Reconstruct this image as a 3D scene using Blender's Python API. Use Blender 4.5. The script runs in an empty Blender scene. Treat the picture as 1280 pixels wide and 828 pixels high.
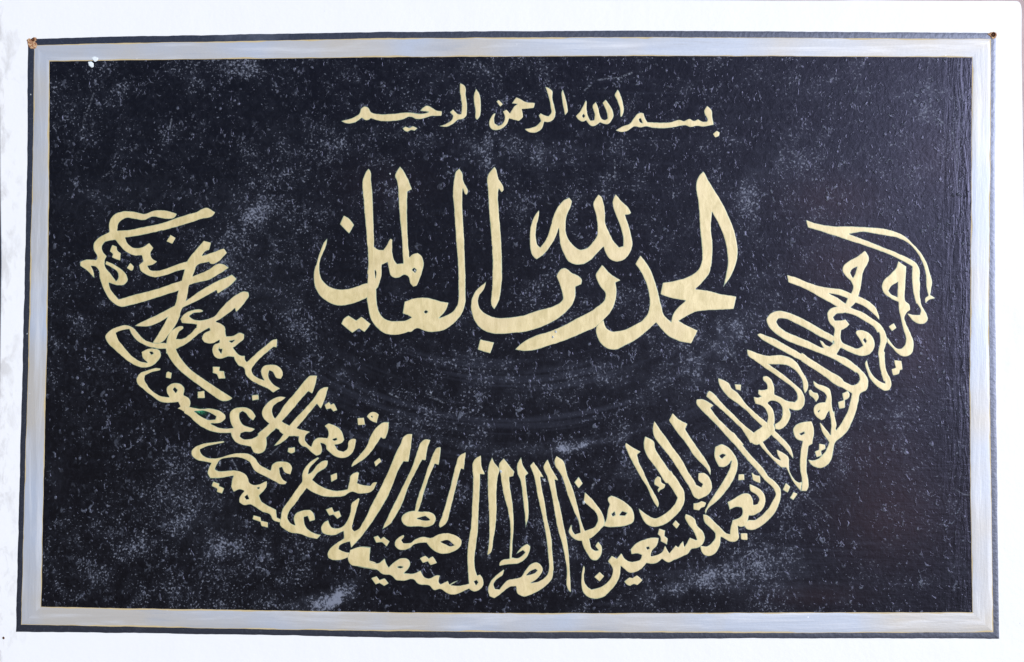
import bpy, math, random
import numpy as np
from mathutils import noise as mnoise, Vector

# ------------------------------------------------------------------ camera, world, sun, exposure
SC = bpy.context.scene
COL = SC.collection
PX = 0.001            # one photograph pixel is one millimetre on the board
CZ = 1.60             # height of the board's centre
def P(u, v):          # board coordinates (mm from the top left of the view) -> x, z
    return (u - 640.0) * PX, CZ + (414.0 - v) * PX

cam = bpy.data.cameras.new("camera")
cam.sensor_width = 36.0
cam.lens = 36.0 * 2.20 / 1.28
cam.clip_start = 0.05
cam.clip_end = 200.0
cam_o = bpy.data.objects.new("camera", cam)
COL.objects.link(cam_o)
cam_o.location = (0.0, -2.20, CZ)
cam_o.rotation_euler = (math.radians(90), 0, 0)
SC.camera = cam_o

SUN_AZ, SUN_EL = 27.0, 6.0       # degrees to the right of the wall's normal, and above the horizon
world = bpy.data.worlds.new("World")
SC.world = world
world.use_nodes = True
wn = world.node_tree
sky = wn.nodes.new("ShaderNodeTexSky")
sky.sky_type = 'NISHITA'
sky.sun_disc = False
sky.dust_density = 0.0
sky.air_density = 1.0
sky.ozone_density = 5.0
sky.sun_elevation = math.radians(SUN_EL)
# nishita: rotation 0 puts the sun at +Y, growing clockwise seen from above
sky.sun_rotation = math.radians(180.0 - SUN_AZ)
bg = wn.nodes["Background"]
bg.inputs["Strength"].default_value = 0.05
wn.links.new(sky.outputs[0], bg.inputs[0])

sun = bpy.data.lights.new("sun", 'SUN')
sun.energy = 1.5
sun.angle = math.radians(16)
sun.color = (0.985, 0.965, 1.0)
sun_o = bpy.data.objects.new("sun", sun)
COL.objects.link(sun_o)
a, e = math.radians(SUN_AZ), math.radians(SUN_EL)
to_sun = Vector((math.sin(a) * math.cos(e), -math.cos(a) * math.cos(e), math.sin(e)))
sun_o.rotation_euler = to_sun.to_track_quat('Z', 'Y').to_euler()
sun_o.location = (3, -3, 4)

SC.view_settings.view_transform = 'Standard'
SC.view_settings.look = 'None'
SC.view_settings.exposure = 1.37
SC.view_settings.gamma = 1.0
SC.view_settings.use_curve_mapping = False
SC.cycles.max_bounces = 4

# ------------------------------------------------------------------ materials
def mat(name):
    m = bpy.data.materials.new(name)
    m.use_nodes = True
    return m, m.node_tree.nodes, m.node_tree.links, m.node_tree.nodes["Principled BSDF"]

class G:
    """small helper for node graphs"""
    def __init__(self, m):
        self.n, self.l = m.node_tree.nodes, m.node_tree.links
        self.co = self.n.new("ShaderNodeTexCoord").outputs["Object"]
    def noise(self, scale, detail=4, rough=0.55, stretch=None, dist=0.0, rot=0.0, seed=None):
        t = self.n.new("ShaderNodeTexNoise")
        t.inputs["Scale"].default_value = scale
        t.inputs["Detail"].default_value = detail
        t.inputs["Roughness"].default_value = rough
        t.inputs["Distortion"].default_value = dist
        mp = self.n.new("ShaderNodeMapping")
        if stretch: mp.inputs["Scale"].default_value = stretch
        mp.inputs["Rotation"].default_value = (0, rot, 0)
        if seed: mp.inputs["Location"].default_value = (seed, seed * 0.37, seed * 1.7)
        self.l.new(self.co, mp.inputs["Vector"])
        self.l.new(mp.outputs[0], t.inputs["Vector"])
        return t.outputs["Fac"]
    def voro(self, scale, feature='F1', stretch=None, seed=None):
        t = self.n.new("ShaderNodeTexVoronoi")
        t.feature = feature
        t.inputs["Scale"].default_value = scale
        mp = self.n.new("ShaderNodeMapping")
        if stretch: mp.inputs["Scale"].default_value = stretch
        if seed: mp.inputs["Location"].default_value = (seed, seed * 0.37, seed * 1.7)
        self.l.new(self.co, mp.inputs["Vector"])
        self.l.new(mp.outputs[0], t.inputs["Vector"])
        return t.outputs["Distance"]
    def attr(self, name):
        t = self.n.new("ShaderNodeAttribute")
        t.attribute_name = name
        return t
    def rng(self, x, a, b, c=0.0, d=1.0, smooth=False):
        t = self.n.new("ShaderNodeMapRange")
        t.inputs[1].default_value, t.inputs[2].default_value = a, b
        t.inputs[3].default_value, t.inputs[4].default_value = c, d
        if smooth: t.interpolation_type = 'SMOOTHSTEP'
        self.l.new(x, t.inputs[0])
        return t.outputs[0]
    def op(self, o, a, b=None, clamp=False):
        t = self.n.new("ShaderNodeMath")
        t.operation = o
        t.use_clamp = clamp
        for i, v in enumerate((a, b)):
            if v is None: continue
            if isinstance(v, (int, float)): t.inputs[i].default_value = v
            else: self.l.new(v, t.inputs[i])
        return t.outputs[0]
    def mix(self, f, a, b):
        t = self.n.new("ShaderNodeMix")
        t.data_type = 'RGBA'
        for s, v in ((0, f), (6, a), (7, b)):
            if isinstance(v, (int, float)): t.inputs[s].default_value = v
            elif isinstance(v, tuple): t.inputs[s].default_value = v + (1.0,)
            else: self.l.new(v, t.inputs[s])
        return t.outputs[2]
    def bump(self, h, strength, dist, prev=None):
        t = self.n.new("ShaderNodeBump")
        t.inputs["Strength"].default_value = strength
        t.inputs["Distance"].default_value = dist
        self.l.new(h, t.inputs["Height"])
        if prev is not None: self.l.new(prev, t.inputs["Normal"])
        return t.outputs[0]

# white gloss paint of the bare board
M_WHITE, n, l, b = mat("white_board_paint")
g = G(M_WHITE)
grime = g.rng(g.noise(9, 6, 0.65, (1, 1, 0.6)), 0.62, 0.80)
specks = g.rng(g.voro(42), 0.05, 0.02)
speckmask = g.rng(g.noise(6, 2), 0.55, 0.62)
flecks = g.op('MULTIPLY', specks, speckmask)
c = g.mix(g.op('MULTIPLY', grime, 0.30), (0.80, 0.81, 0.82), (0.52, 0.51, 0.49))
c = g.mix(g.op('MULTIPLY', flecks, 0.5), c, (0.30, 0.27, 0.24))
sx = n.new("ShaderNodeSeparateXYZ"); l.new(g.co, sx.inputs[0])
near = g.rng(sx.outputs[0], -0.600, -0.645)                    # handled edge: grime has gathered along the left side
st = g.op('MULTIPLY', g.rng(g.op('ADD', g.noise(70, 5, 0.65, (1, 1, 0.45), 0.4, 0, 3.0), g.op('MULTIPLY', near, 0.16)), 0.60, 0.76), g.op('MULTIPLY', near, 0.75))
c = g.mix(st, c, (0.50, 0.49, 0.48))
l.new(c, b.inputs["Base Color"])
b.inputs["Roughness"].default_value = 0.5
l.new(g.bump(g.noise(160, 3, 0.5), 0.10, 0.002, g.bump(g.noise(14, 2), 0.10, 0.01)), b.inputs["Normal"])

# black outer line
M_LINE, n, l, b = mat("black_line_paint")
g = G(M_LINE)
f = g.rng(g.noise(420, 4, 0.7), 0.55, 0.78)
c = g.mix(g.op('MULTIPLY', f, 0.5), (0.017, 0.018, 0.026), (0.13, 0.14, 0.18))
sm = g.rng(g.noise(11, 3, 0.6, None, 0, 0, 4.0), 0.62, 0.78)
c = g.mix(g.op('MULTIPLY', sm, 0.35), c, (0.20, 0.23, 0.29))
l.new(c, b.inputs["Base Color"])
b.inputs["Roughness"].default_value = 0.35
b.inputs["Specular IOR Level"].default_value = 0.85
b.inputs["Specular Tint"].default_value = (0.66, 0.74, 1.0, 1.0)  # sky-blue cast of the reflections, set as a tint in the paint
l.new(g.bump(g.noise(200, 3, 0.5), 0.10, 0.002), b.inputs["Normal"])

# ochre paint showing at the edges of the silver band
M_OCHRE, n, l, b = mat("ochre_edge_paint")
g = G(M_OCHRE)
c = g.mix(g.noise(90, 3), (0.47, 0.36, 0.17), (0.60, 0.50, 0.30))
l.new(c, b.inputs["Base Color"])
b.inputs["Roughness"].default_value = 0.5

# silver band: brushed along its length, patchy warm and cool
def band_material(name, stretch):
    m, n, l, b = mat(name)
    g = G(m)
    streak = g.noise(70, 5, 0.65, stretch, 0.3)
    patch = g.noise(5.5, 3, 0.55, None, 0, 0, 2.0)
    c = g.mix(g.rng(patch, 0.42, 0.62), (0.41, 0.455, 0.54), (0.455, 0.435, 0.405))
    c = g.mix(g.rng(streak, 0.50, 0.80), c, (0.62, 0.64, 0.68))
    c = g.mix(g.rng(streak, 0.42, 0.25), c, (0.36, 0.38, 0.42))
    fl = g.op('MULTIPLY', g.rng(g.voro(75), 0.09, 0.04), g.rng(g.noise(12, 2, 0.5, None, 0, 0, 7.0), 0.58, 0.66))
    c = g.mix(fl, c, (0.82, 0.83, 0.85))
    l.new(c, b.inputs["Base Color"])
    b.inputs["Metallic"].default_value = 0.15
    b.inputs["Roughness"].default_value = 0.46
    l.new(g.bump(streak, 0.22, 0.002, g.bump(g.noise(260, 3), 0.06, 0.001)), b.inputs["Normal"])
    return m
M_BAND_H = band_material("silver_band_paint", (0.08, 1, 1))
M_BAND_V = band_material("silver_band_paint_upright", (1, 1, 0.08))

# black field: gloss paint with chalky dust, wiped smears, scratches and grit
M_FIELD, n, l, b = mat("black_field_paint")
g = G(M_FIELD)
at = g.attr("dust")
sep = n.new("ShaderNodeSeparateColor")
l.new(at.outputs["Color"], sep.inputs[0])
dust, scratch, green = sep.outputs[0], sep.outputs[1], sep.outputs[2]
warm = g.attr("warm").outputs["Fac"]
fine = g.noise(350, 2, 0.5, None, 0.4)
fine2 = g.noise(210, 4, 0.7, (1, 1, 0.75), 0.8, 0.5, 3.0)
clump = g.noise(38, 5, 0.65, None, 0.4, 0, 5.0)
cloud = g.noise(7, 4, 0.6, None, 0.6, 0, 9.0)
lev = g.op('ADD', g.op('MULTIPLY', clump, 0.55), g.op('MULTIPLY', cloud, 0.40))
lev = g.op('ADD', lev, g.op('MULTIPLY', dust, 0.15))          # about 0.475 where there is no dust
s1 = g.rng(g.op('ADD', fine, lev), 1.13, 1.24)
s2 = g.rng(g.op('ADD', fine2, lev), 1.10, 1.34)
veil = g.rng(lev, 0.45, 0.85)
base = g.mix(warm, (0.0038, 0.0034, 0.0040), (0.022, 0.012, 0.012))
base = g.mix(g.op('MULTIPLY', g.noise(18, 4, 0.6, None, 0.3, 0, 6.0), 0.30), base, (0.011, 0.011, 0.016))
base = g.mix(g.rng(g.noise(150, 5, 0.72, (1, 1, 0.7), 0.8, 0.4, 4.4), 0.47, 0.74, 0.0, 0.5), base, (0.019, 0.020, 0.027))
c = g.mix(g.op('MULTIPLY', veil, 0.05), base, (0.20, 0.23, 0.32))
c = g.mix(g.op('MULTIPLY', g.op('MULTIPLY', dust, g.rng(fine2, 0.25, 0.75)), 0.11, True), c, (0.24, 0.27, 0.36))
streak = g.attr("swept").outputs["Fac"]
c = g.mix(g.op('MULTIPLY', streak, 0.10), c, (0.16, 0.18, 0.26))
c = g.mix(g.op('MULTIPLY', s2, 0.20), c, (0.26, 0.29, 0.38))
c = g.mix(g.op('MULTIPLY', s1, 0.30), c, (0.42, 0.46, 0.56))
c = g.mix(g.op('MULTIPLY', g.op('MULTIPLY', scratch, g.rng(fine, 0.42, 0.58)), 0.6, True), c, (0.42, 0.46, 0.55))
c = g.mix(g.op('MULTIPLY', green, g.rng(fine, 0.3, 0.6)), c, (0.05, 0.36, 0.17))
gritmask = g.rng(g.noise(26, 3, 0.6, None, 0, 0, 8.0), 0.42, 0.60)
lump = g.rng(g.noise(185, 2, 0.45, (1.0, 1.0, 0.75), 0.7, 0.3, 2.2), 0.60, 0.74, 0, 1, True)
blister = g.rng(g.op('ADD', g.voro(75, 'F1', (1.0, 1.0, 0.8), 2.2), g.op('MULTIPLY', g.noise(260, 2, 0.5), 0.3)), 0.32, 0.20, 0, 1, True)
blister = g.op('MULTIPLY', blister, g.rng(g.noise(19, 2, 0.5, None, 0, 0, 18.0), 0.54, 0.60))
grit = g.op('MAXIMUM', g.op('MULTIPLY', lump, gritmask), blister)
c = g.mix(g.op('MULTIPLY', grit, 0.24), c, (0.32, 0.36, 0.46))  # dusty grit, paled further to paint in highlights on the bumps
l.new(c, b.inputs["Base Color"])
l.new(g.rng(g.op('ADD', s1, g.op('MULTIPLY', veil, 0.4)), 0.0, 1.2, 0.26, 0.46), b.inputs["Roughness"])
b.inputs["Specular IOR Level"].default_value = 0.21
b.inputs["Specular Tint"].default_value = (0.60, 0.62, 1.0, 1.0)  # blue of the reflected sky put into the paint's own sheen colour
h = g.op('ADD', g.op('MULTIPLY', grit, 0.5), g.op('MULTIPLY', g.noise(130, 3, 0.6, None, 0.5, 0, 2.7), 0.22))
h = g.op('ADD', h, g.op('MULTIPLY', g.noise(85, 4, 0.6, (1.5, 1, 0.22), 0.9), g.attr("ridge").outputs["Fac"]))
brush = g.noise(170, 3, 0.6, (0.12, 1, 1), 0.2, 0.12, 1.3)
h = g.op('ADD', h, g.op('MULTIPLY', brush, 0.14))
l.new(g.bump(h, 0.5, 0.0016), b.inputs["Normal"])

# gold-cream lettering paint
M_GOLD, n, l, b = mat("gold_letter_paint")
g = G(M_GOLD)
edge = g.attr("edge").outputs["Fac"]
c = g.mix(g.rng(g.noise(75, 5, 0.65, (1.4, 1, 0.6), 0.6, 0.5), 0.36, 0.62), (0.53, 0.425, 0.180), (0.69, 0.565, 0.285))
c = g.mix(g.op('MULTIPLY', g.rng(g.noise(16, 3, 0.5, None, 0, 0, 3.0), 0.50, 0.72), 0.45), c, (0.64, 0.50, 0.29))
c = g.mix(g.op('MULTIPLY', g.rng(g.noise(430, 3, 0.6, None, 0, 0, 4.0), 0.62, 0.76), 0.45), c, (0.36, 0.27, 0.13))
gr = g.rng(g.op('ADD', edge, g.op('MULTIPLY', g.noise(28, 3, 0.6, None, 0, 0, 5.0), 0.9)), 1.05, 0.62)
under = g.mix(g.rng(edge, 0.06, 0.34), (0.05, 0.085, 0.060), (0.36, 0.44, 0.25))
c = g.mix(gr, c, under)
l.new(c, b.inputs["Base Color"])
b.inputs["Metallic"].default_value = 0.08
b.inputs["Specular IOR Level"].default_value = 1.0
b.inputs["Specular Tint"].default_value = (0.9, 0.94, 1.0, 1.0)
b.inputs["Roughness"].default_value = 0.46
l.new(g.bump(g.noise(240, 4, 0.6, (1, 1, 0.4), 0.5), 0.08, 0.0015), b.inputs["Normal"])

M_RUST, n, l, b = mat("rusty_iron")
g = G(M_RUST)
c = g.mix(g.rng(g.noise(420, 4), 0.4, 0.6), (0.06, 0.018, 0.008), (0.21, 0.075, 0.025))
l.new(c, b.inputs["Base Color"])
b.inputs["Roughness"].default_value = 0.75
l.new(g.bump(g.noise(600, 3), 0.5, 0.001), b.inputs["Normal"])
M_CHIP, n, l, b = mat("torn_wood_and_paint")
g = G(M_CHIP)
c = g.mix(g.rng(g.noise(500, 3), 0.45, 0.6), (0.30, 0.13, 0.06), (0.60, 0.42, 0.24))
l.new(c, b.inputs["Base Color"])
b.inputs["Roughness"].default_value = 0.8
M_SPLASH, n, l, b = mat("white_paint_splash")
b.inputs["Base Color"].default_value = (0.72, 0.78, 0.80, 1)
b.inputs["Roughness"].default_value = 0.5
M_WALL, n, l, b = mat("pink_plaster")
g = G(M_WALL)
c = g.mix(g.rng(g.noise(25, 5, 0.65), 0.35, 0.65), (0.42, 0.33, 0.33), (0.55, 0.45, 0.45))
l.new(c, b.inputs["Base Color"])
b.inputs["Roughness"].default_value = 0.9
l.new(g.bump(g.noise(120, 5, 0.65), 0.6, 0.004), b.inputs["Normal"])

# ------------------------------------------------------------------ mesh helpers
def link(name, me, m, parent=None):
    o = bpy.data.objects.new(name, me)
    COL.objects.link(o)
    for x in (m if isinstance(m, (list, tuple)) else [m]):
        me.materials.append(x)
    if parent is not None:
        o.parent = parent
    return o

def mesh_np(name, verts, faces_by_n, smooth=True):
    me = bpy.data.meshes.new(name)
    nf = sum(len(f) for f in faces_by_n)
    me.vertices.add(len(verts))
    me.vertices.foreach_set("co", np.ascontiguousarray(verts, dtype=np.float32).ravel())
    loops = np.concatenate([f.ravel() for f in faces_by_n]).astype(np.int32)
    tot = np.concatenate([np.full(len(f), f.shape[1], np.int32) for f in faces_by_n])
    start = np.concatenate([[0], np.cumsum(tot)[:-1]]).astype(np.int32)
    me.loops.add(len(loops))
    me.loops.foreach_set("vertex_index", loops)
    me.polygons.add(nf)
    me.polygons.foreach_set("loop_start", start)
    me.polygons.foreach_set("loop_total", tot)
    me.polygons.foreach_set("use_smooth", np.full(nf, smooth, dtype=bool))
    me.update(calc_edges=True)
    me.validate()
    return me

def fattr(me, name, vals):
    a = me.attributes.new(name, 'FLOAT', 'POINT')
    a.data.foreach_set("value", np.ascontiguousarray(vals, dtype=np.float32))

_rng = np.random.default_rng(7)
_L = _rng.random((256, 256)).astype(np.float32)
def vnoise(x, y):
    xi, yi = np.floor(x).astype(int), np.floor(y).astype(int)
    fx, fy = x - xi, y - yi
    fx, fy = fx * fx * (3 - 2 * fx), fy * fy * (3 - 2 * fy)
    A, B = _L[xi % 256, yi % 256], _L[(xi + 1) % 256, yi % 256]
    C, D = _L[xi % 256, (yi + 1) % 256], _L[(xi + 1) % 256, (yi + 1) % 256]
    return (A * (1 - fx) + B * fx) * (1 - fy) + (C * (1 - fx) + D * fx) * fy - 0.5

def smooth_poly(pts, corner_deg=52.0):
    """closed outline: gentle vertices are rounded by a spline, sharp ones stay corners"""
    p = np.array(pts, dtype=np.float64)
    n = len(p)
    prv, nxt = np.roll(p, 1, 0), np.roll(p, -1, 0)
    d1, d2 = p - prv, nxt - p
    l1, l2 = np.linalg.norm(d1, axis=1) + 1e-9, np.linalg.norm(d2, axis=1) + 1e-9
    ang = np.degrees(np.arccos(np.clip((d1 * d2).sum(1) / (l1 * l2), -1, 1)))
    corner = ang > corner_deg
    t = d1 / l1[:, None] * l2[:, None] + d2 / l2[:, None] * l1[:, None]
    t = t / (l1 + l2)[:, None]
    out = []
    for i in range(n):
        j = (i + 1) % n
        L = l2[i]
        k = int(max(1, min(8, L / 1.6)))
        ta = d2[i] if corner[i] else t[i] * L
        tb = d2[i] if corner[j] else t[j] * L
        if corner[i] and corner[j]:
            k = 1
        for s in range(k):
            q = s / k
            out.append((2*q**3 - 3*q**2 + 1) * p[i] + (q**3 - 2*q**2 + q) * ta + (-2*q**3 + 3*q**2) * p[j] + (q**3 - q**2) * tb)
    return np.array(out)

def signed_dist(poly, X, Y):
    """inside positive, nonzero winding"""
    x, y = X.ravel(), Y.ravel()
    best = np.full(x.shape, 1e9, np.float32)
    wind = np.zeros(x.shape, np.int16)
    q = np.roll(poly, -1, 0)
    for (ax, ay), (bx, by) in zip(poly, q):
        dx, dy = bx - ax, by - ay
        L = dx * dx + dy * dy
        if L < 1e-9: continue
        px, py = x - ax, y - ay
        t = np.clip((px * dx + py * dy) / L, 0, 1)
        ex, ey = px - t * dx, py - t * dy
        np.minimum(best, ex * ex + ey * ey, out=best)
        cr = dx * py - dy * px
        if dy > 0: wind += ((y >= ay) & (y < by) & (cr > 0)).astype(np.int16)
        elif dy < 0: wind -= ((y >= by) & (y < ay) & (cr < 0)).astype(np.int16)
    return np.where(wind != 0, 1.0, -1.0).reshape(X.shape) * np.sqrt(best).reshape(X.shape)

def relief(name, f, x0, y0, step, yof, height, ramp, m, parent, attrs):
    """marching squares over the field f (>0 is paint), raised from the board"""
    H, W = f.shape
    ins = f > 0
    yy, xx = np.mgrid[0:H, 0:W]
    gid = np.arange(H * W).reshape(H, W)
    # edge crossings
    fa, fb = f[:, :-1], f[:, 1:]
    t = fa / (fa - fb + 1e-12)
    hx = xx[:, :-1] + np.clip(t, 0.02, 0.98); hy = yy[:, :-1] + 0.0
    hid = H * W + np.arange(H * (W - 1)).reshape(H, W - 1)
    fa, fb = f[:-1], f[1:]
    t = fa / (fa - fb + 1e-12)
    vx = xx[:-1] + 0.0; vy = yy[:-1] + np.clip(t, 0.02, 0.98)
    vid = H * W + H * (W - 1) + np.arange((H - 1) * W).reshape(H - 1, W)
    PXs = np.concatenate([xx.ravel(), hx.ravel(), vx.ravel()]).astype(np.float64)
    PYs = np.concatenate([yy.ravel(), hy.ravel(), vy.ravel()]).astype(np.float64)
    F = np.concatenate([f.ravel(), np.zeros(hx.size + vx.size)])
    c = [ins[:-1, :-1], ins[1:, :-1], ins[1:, 1:], ins[:-1, 1:]]     # goes down then right: faces the viewer
    cid = [gid[:-1, :-1], gid[1:, :-1], gid[1:, 1:], gid[:-1, 1:]]
    eid = [vid[:, :-1], hid[1:, :], vid[:, 1:], hid[:-1, :]]
    case = c[0] * 1 + c[1] * 2 + c[2] * 4 + c[3] * 8
    faces = {}
    for k in range(1, 16):
        sel = case == k
        if not sel.any(): continue
        cols = []
        for i in range(4):
            a_, b_ = (k >> i) & 1, (k >> ((i + 1) % 4)) & 1
            if a_: cols.append(cid[i][sel])
            if a_ != b_: cols.append(eid[i][sel])
        faces.setdefault(len(cols), []).append(np.stack(cols, 1))
    fl = [np.concatenate(v) for v in faces.values()]
    used = np.unique(np.concatenate([x.ravel() for x in fl]))
    remap = np.zeros(len(PXs), np.int64); remap[used] = np.arange(len(used))
    fl = [remap[x] for x in fl]
    U, V, FF = x0 + PXs[used] * step, y0 + PYs[used] * step, F[used]
    s = np.clip(FF / ramp, 0, 1); s = s * s * (3 - 2 * s)
    X = (U - 640) * PX; Z = CZ + (414 - V) * PX
    verts = np.stack([X, -(yof + height * s), Z], 1)
    me = mesh_np(name, verts, fl)
    for k, fn in attrs.items():
        fattr(me, k, fn(U, V, FF))
    return link(name, me, m, parent)

# ------------------------------------------------------------------ wall
def plane_box(name, x0, x1, y0, y1, z0, z1, m):
    v = [(x, y, z) for x in (x0, x1) for y in (y0, y1) for z in (z0, z1)]
    f = [(0, 1, 3, 2), (4, 6, 7, 5), (0, 4, 5, 1), (2, 3, 7, 6), (0, 2, 6, 4), (1, 5, 7, 3)]
    me = bpy.data.meshes.new(name); me.from_pydata(v, [], f); me.update()
    return link(name, me, m)
wall = plane_box("wall", -3.0, 3.0, 0.034, 0.25, 0.0, 3.2, M_WALL)
wall["kind"] = "structure"
wall["label"] = "pinkish plaster wall behind the painted board"

# ------------------------------------------------------------------ the board
sign = bpy.data.objects.new("painted_sign", None)
COL.objects.link(sign)
sign["label"] = "white wooden board with gold Arabic calligraphy on a black silver-edged field"
sign["category"] = "sign"

def edge_line(knots, axis):
    """hand-ruled line: (along, across) knots in mm -> function along -> across"""
    k = sorted(knots)
    a_ = np.array([q[0] for q in k], float); b_ = np.array([q[1] for q in k], float)
    return lambda s: np.interp(s, a_, b_)

def wob(s, seed, amp):
    return amp * (vnoise(s / 23.0 + seed, s * 0 + seed * 3.1) * 1.3 + vnoise(s / 6.0 + seed, s * 0 + seed) * 0.7)

OUT = dict(T=[(35, 49), (140, 46), (320, 43), (480, 40.2), (640, 39.2), (800, 38.6), (960, 39.6), (1245, 41.5)],
           B=[(20, 790), (160, 791.5), (320, 793.8), (480, 797), (640, 798.5), (800, 798.6), (960, 798), (1249, 798.6)],
           L=[(49, 35), (207, 34), (300, 32), (430, 29), (621, 24), (724, 21.4), (790, 20)],
           R=[(41.5, 1245), (207, 1243.7), (400, 1244), (484, 1245), (621, 1246.5), (798.6, 1249)])
MID = dict(T=[(43, 57), (140, 54.4), (320, 51.5), (480, 48), (640, 47.3), (800, 46.8), (960, 47.5), (1238.5, 49)],
           B=[(26.5, 781), (160, 783.5), (320, 786.5), (480, 789), (640, 790), (800, 790.6), (960, 791.5), (1241.5, 790.5)],
           L=[(57, 43), (207, 41), (300, 38.5), (430, 36), (621, 30.5), (724, 28), (781, 26.5)],
           R=[(49, 1238.5), (207, 1238), (400, 1236), (484, 1237.3), (621, 1239), (790.5, 1241.5)])
INN = dict(T=[(62, 77), (140, 75.8), (320, 73.6), (480, 71.7), (640, 71), (800, 70.2), (960, 70.5), (1215, 72)],
           B=[(51.5, 758.5), (160, 760.5), (320, 763), (480, 765.5), (640, 766.3), (800, 766.7), (960, 766), (1215.5, 765.5)],
           L=[(77, 62), (207, 61.5), (300, 60.7), (430, 58.8), (621, 54.5), (724, 52.3), (758.5, 51.5)],
           R=[(72, 1215), (207, 1214), (380, 1213), (484, 1212), (621, 1213), (765.5, 1215.5)])
NS = 420
def side_pts(R, side, seed, amp, shift=0.0, shiftamp=0.0):
    """points along one side of a ruled rectangle, corners kept exact; shift moves the line towards the outside"""
    fn = {k: edge_line(v, k) for k, v in R.items()}
    kn = sorted(R[side])
    s = np.linspace(kn[0][0], kn[-1][0], NS)
    taper = np.minimum(1, np.minimum(s - s[0], s[-1] - s) / 4.0)
    sh = shift + shiftamp * np.clip(vnoise(s / 38.0 + seed * 5.3, s * 0 + seed) + vnoise(s / 13.0, s * 0 + seed * 2.2) * 0.6 + 0.15, 0, 1)
    acr = fn[side](s) + wob(s, seed, amp) * taper
    sg = {'T': -1, 'B': 1, 'L': -1, 'R': 1}[side]
    acr = acr + sg * sh
    # stretch the ends along with the shift so that corners of neighbouring sides still meet
    f0 = (s - s[0]) / (s[-1] - s[0])
    s2 = s - sh * (1 - f0) + sh * f0
    return (s2, acr) if side in 'TB' else (acr, s2)

def ring(name, RA, RB, seedA, seedB, yof, mats, amp=0.55, sA=(0, 0), sB=(0, 0), cross=5, height=0.00015):
    verts, faces, mi = [], [], []
    base = 0
    for side in 'TBLR':
        ua, va = side_pts(RA, side, seedA + ord(side), amp, *sA)
        ub, vb = side_pts(RB, side, seedB + ord(side), amp, *sB)
        for j in range(cross + 1):
            q = j / cross
            U, V = ua * (1 - q) + ub * q, va * (1 - q) + vb * q
            h = yof + height * min(1.0, 4 * q * (1 - q) * 2)
            verts.append(np.stack([(U - 640) * PX, np.full(NS, -h), CZ + (414 - V) * PX], 1))
        ids = base + np.arange((cross + 1) * NS).reshape(cross + 1, NS)
        q4 = np.stack([ids[:-1, :-1], ids[1:, :-1], ids[1:, 1:], ids[:-1, 1:]], -1).reshape(-1, 4)
        if side in 'BL': q4 = q4[:, ::-1]
        faces.append(q4)
        mi.append(np.full(len(q4), 0 if side in 'TB' else len(mats) - 1, np.int32))
        base += (cross + 1) * NS
    me = mesh_np(name, np.concatenate(verts), [np.concatenate(faces)])
    o = link(name, me, mats, sign)
    me.polygons.foreach_set("material_index", np.concatenate(mi))
    return o

# board body: an outline with a rounded corner, 18 mm thick, softened front edge
def board():
    out = []
    def seg(p, q, n_, seed):
        for i in range(n_):
            t = i / n_
            w_ = 0.8 * float(vnoise(np.array([t * n_ * 0.31 + seed]), np.array([seed * 1.7]))[0])
            dx, dy = q[0] - p[0], q[1] - p[1]
            L = math.hypot(dx, dy)
            k = min(1, 6 * t, 6 * (1 - t))
            out.append((p[0] + dx * t - dy / L * w_ * k, p[1] + dy * t + dx / L * w_ * k))
    seg((-6, 836), (-2.5, 620), 10, 1); seg((-2.5, 620), (1.2, 330), 12, 2); seg((1.2, 330), (-2.0, 60), 10, 3); seg((-2.0, 60), (-4, -4), 5, 4)
    seg((-4, -4), (500, -2.2), 20, 5); seg((500, -2.2), (1000, 0.6), 20, 6); seg((1000, 0.6), (1271.5, 1.2), 12, 7)
    for i in range(6):
        a_ = math.radians(-90 + 15 * i)
        out.append((1271.5 + 5.5 * math.cos(a_), 10 + 8.5 * math.sin(a_)))
    seg((1277.5, 12), (1277.8, 90), 8, 8); seg((1277.8, 90), (1282, 400), 12, 9); seg((1282, 400), (1285, 838), 16, 10)
    seg((1285, 838), (-6, 836), 50, 11)
    p = np.array(out)
    c_ = np.array([640, 414.0])
    d = (p - c_); d = d / np.abs(d).max(axis=1)[:, None]
    n_ = len(p)
    rings = [(0.0, 0.018), (0.0, -0.0175 + 0.0165), (0.6, 0.0)]    # inset mm, y depth of layers: back, shoulder, front
    verts, faces = [], []
    for ins_, y in ((0.0, 0.018), (0.0, 0.0012), (0.35, 0.0004), (1.1, 0.0)):
        q = p - ins_ * np.sign(d) * (np.abs(d) > 0.97)
        for u, v in q:
            x, z = P(u, v); verts.append((x, y, z))
    for r in range(3):
        for i in range(n_):
            j = (i + 1) % n_
            faces.append((r * n_ + i, r * n_ + j, (r + 1) * n_ + j, (r + 1) * n_ + i))
    faces.append(tuple(3 * n_ + i for i in range(n_)))
    faces.append(tuple(n_ - 1 - i for i in range(n_)))
    me = bpy.data.meshes.new("board"); me.from_pydata(verts, [], faces); me.update()
    import bmesh
    bm = bmesh.new(); bm.from_mesh(me); bmesh.ops.recalc_face_normals(bm, faces=bm.faces); bm.to_mesh(me); bm.free()
    return link("board", me, M_WHITE, sign)
board()

ring("outer_line", OUT, MID, 1.0, 2.0, 0.00015, [M_LINE], sB=(-3.0, 0))
ring("ochre_edging", MID, INN, 2.0, 3.0, 0.00045, [M_OCHRE], amp=0.45)
ring("silver_band", MID, INN, 2.0, 3.0, 0.00065, [M_BAND_H, M_BAND_V], amp=0.45, sA=(-0.55, -2.2), sB=(0.55, 2.0), cross=8, height=0.0002)

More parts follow.
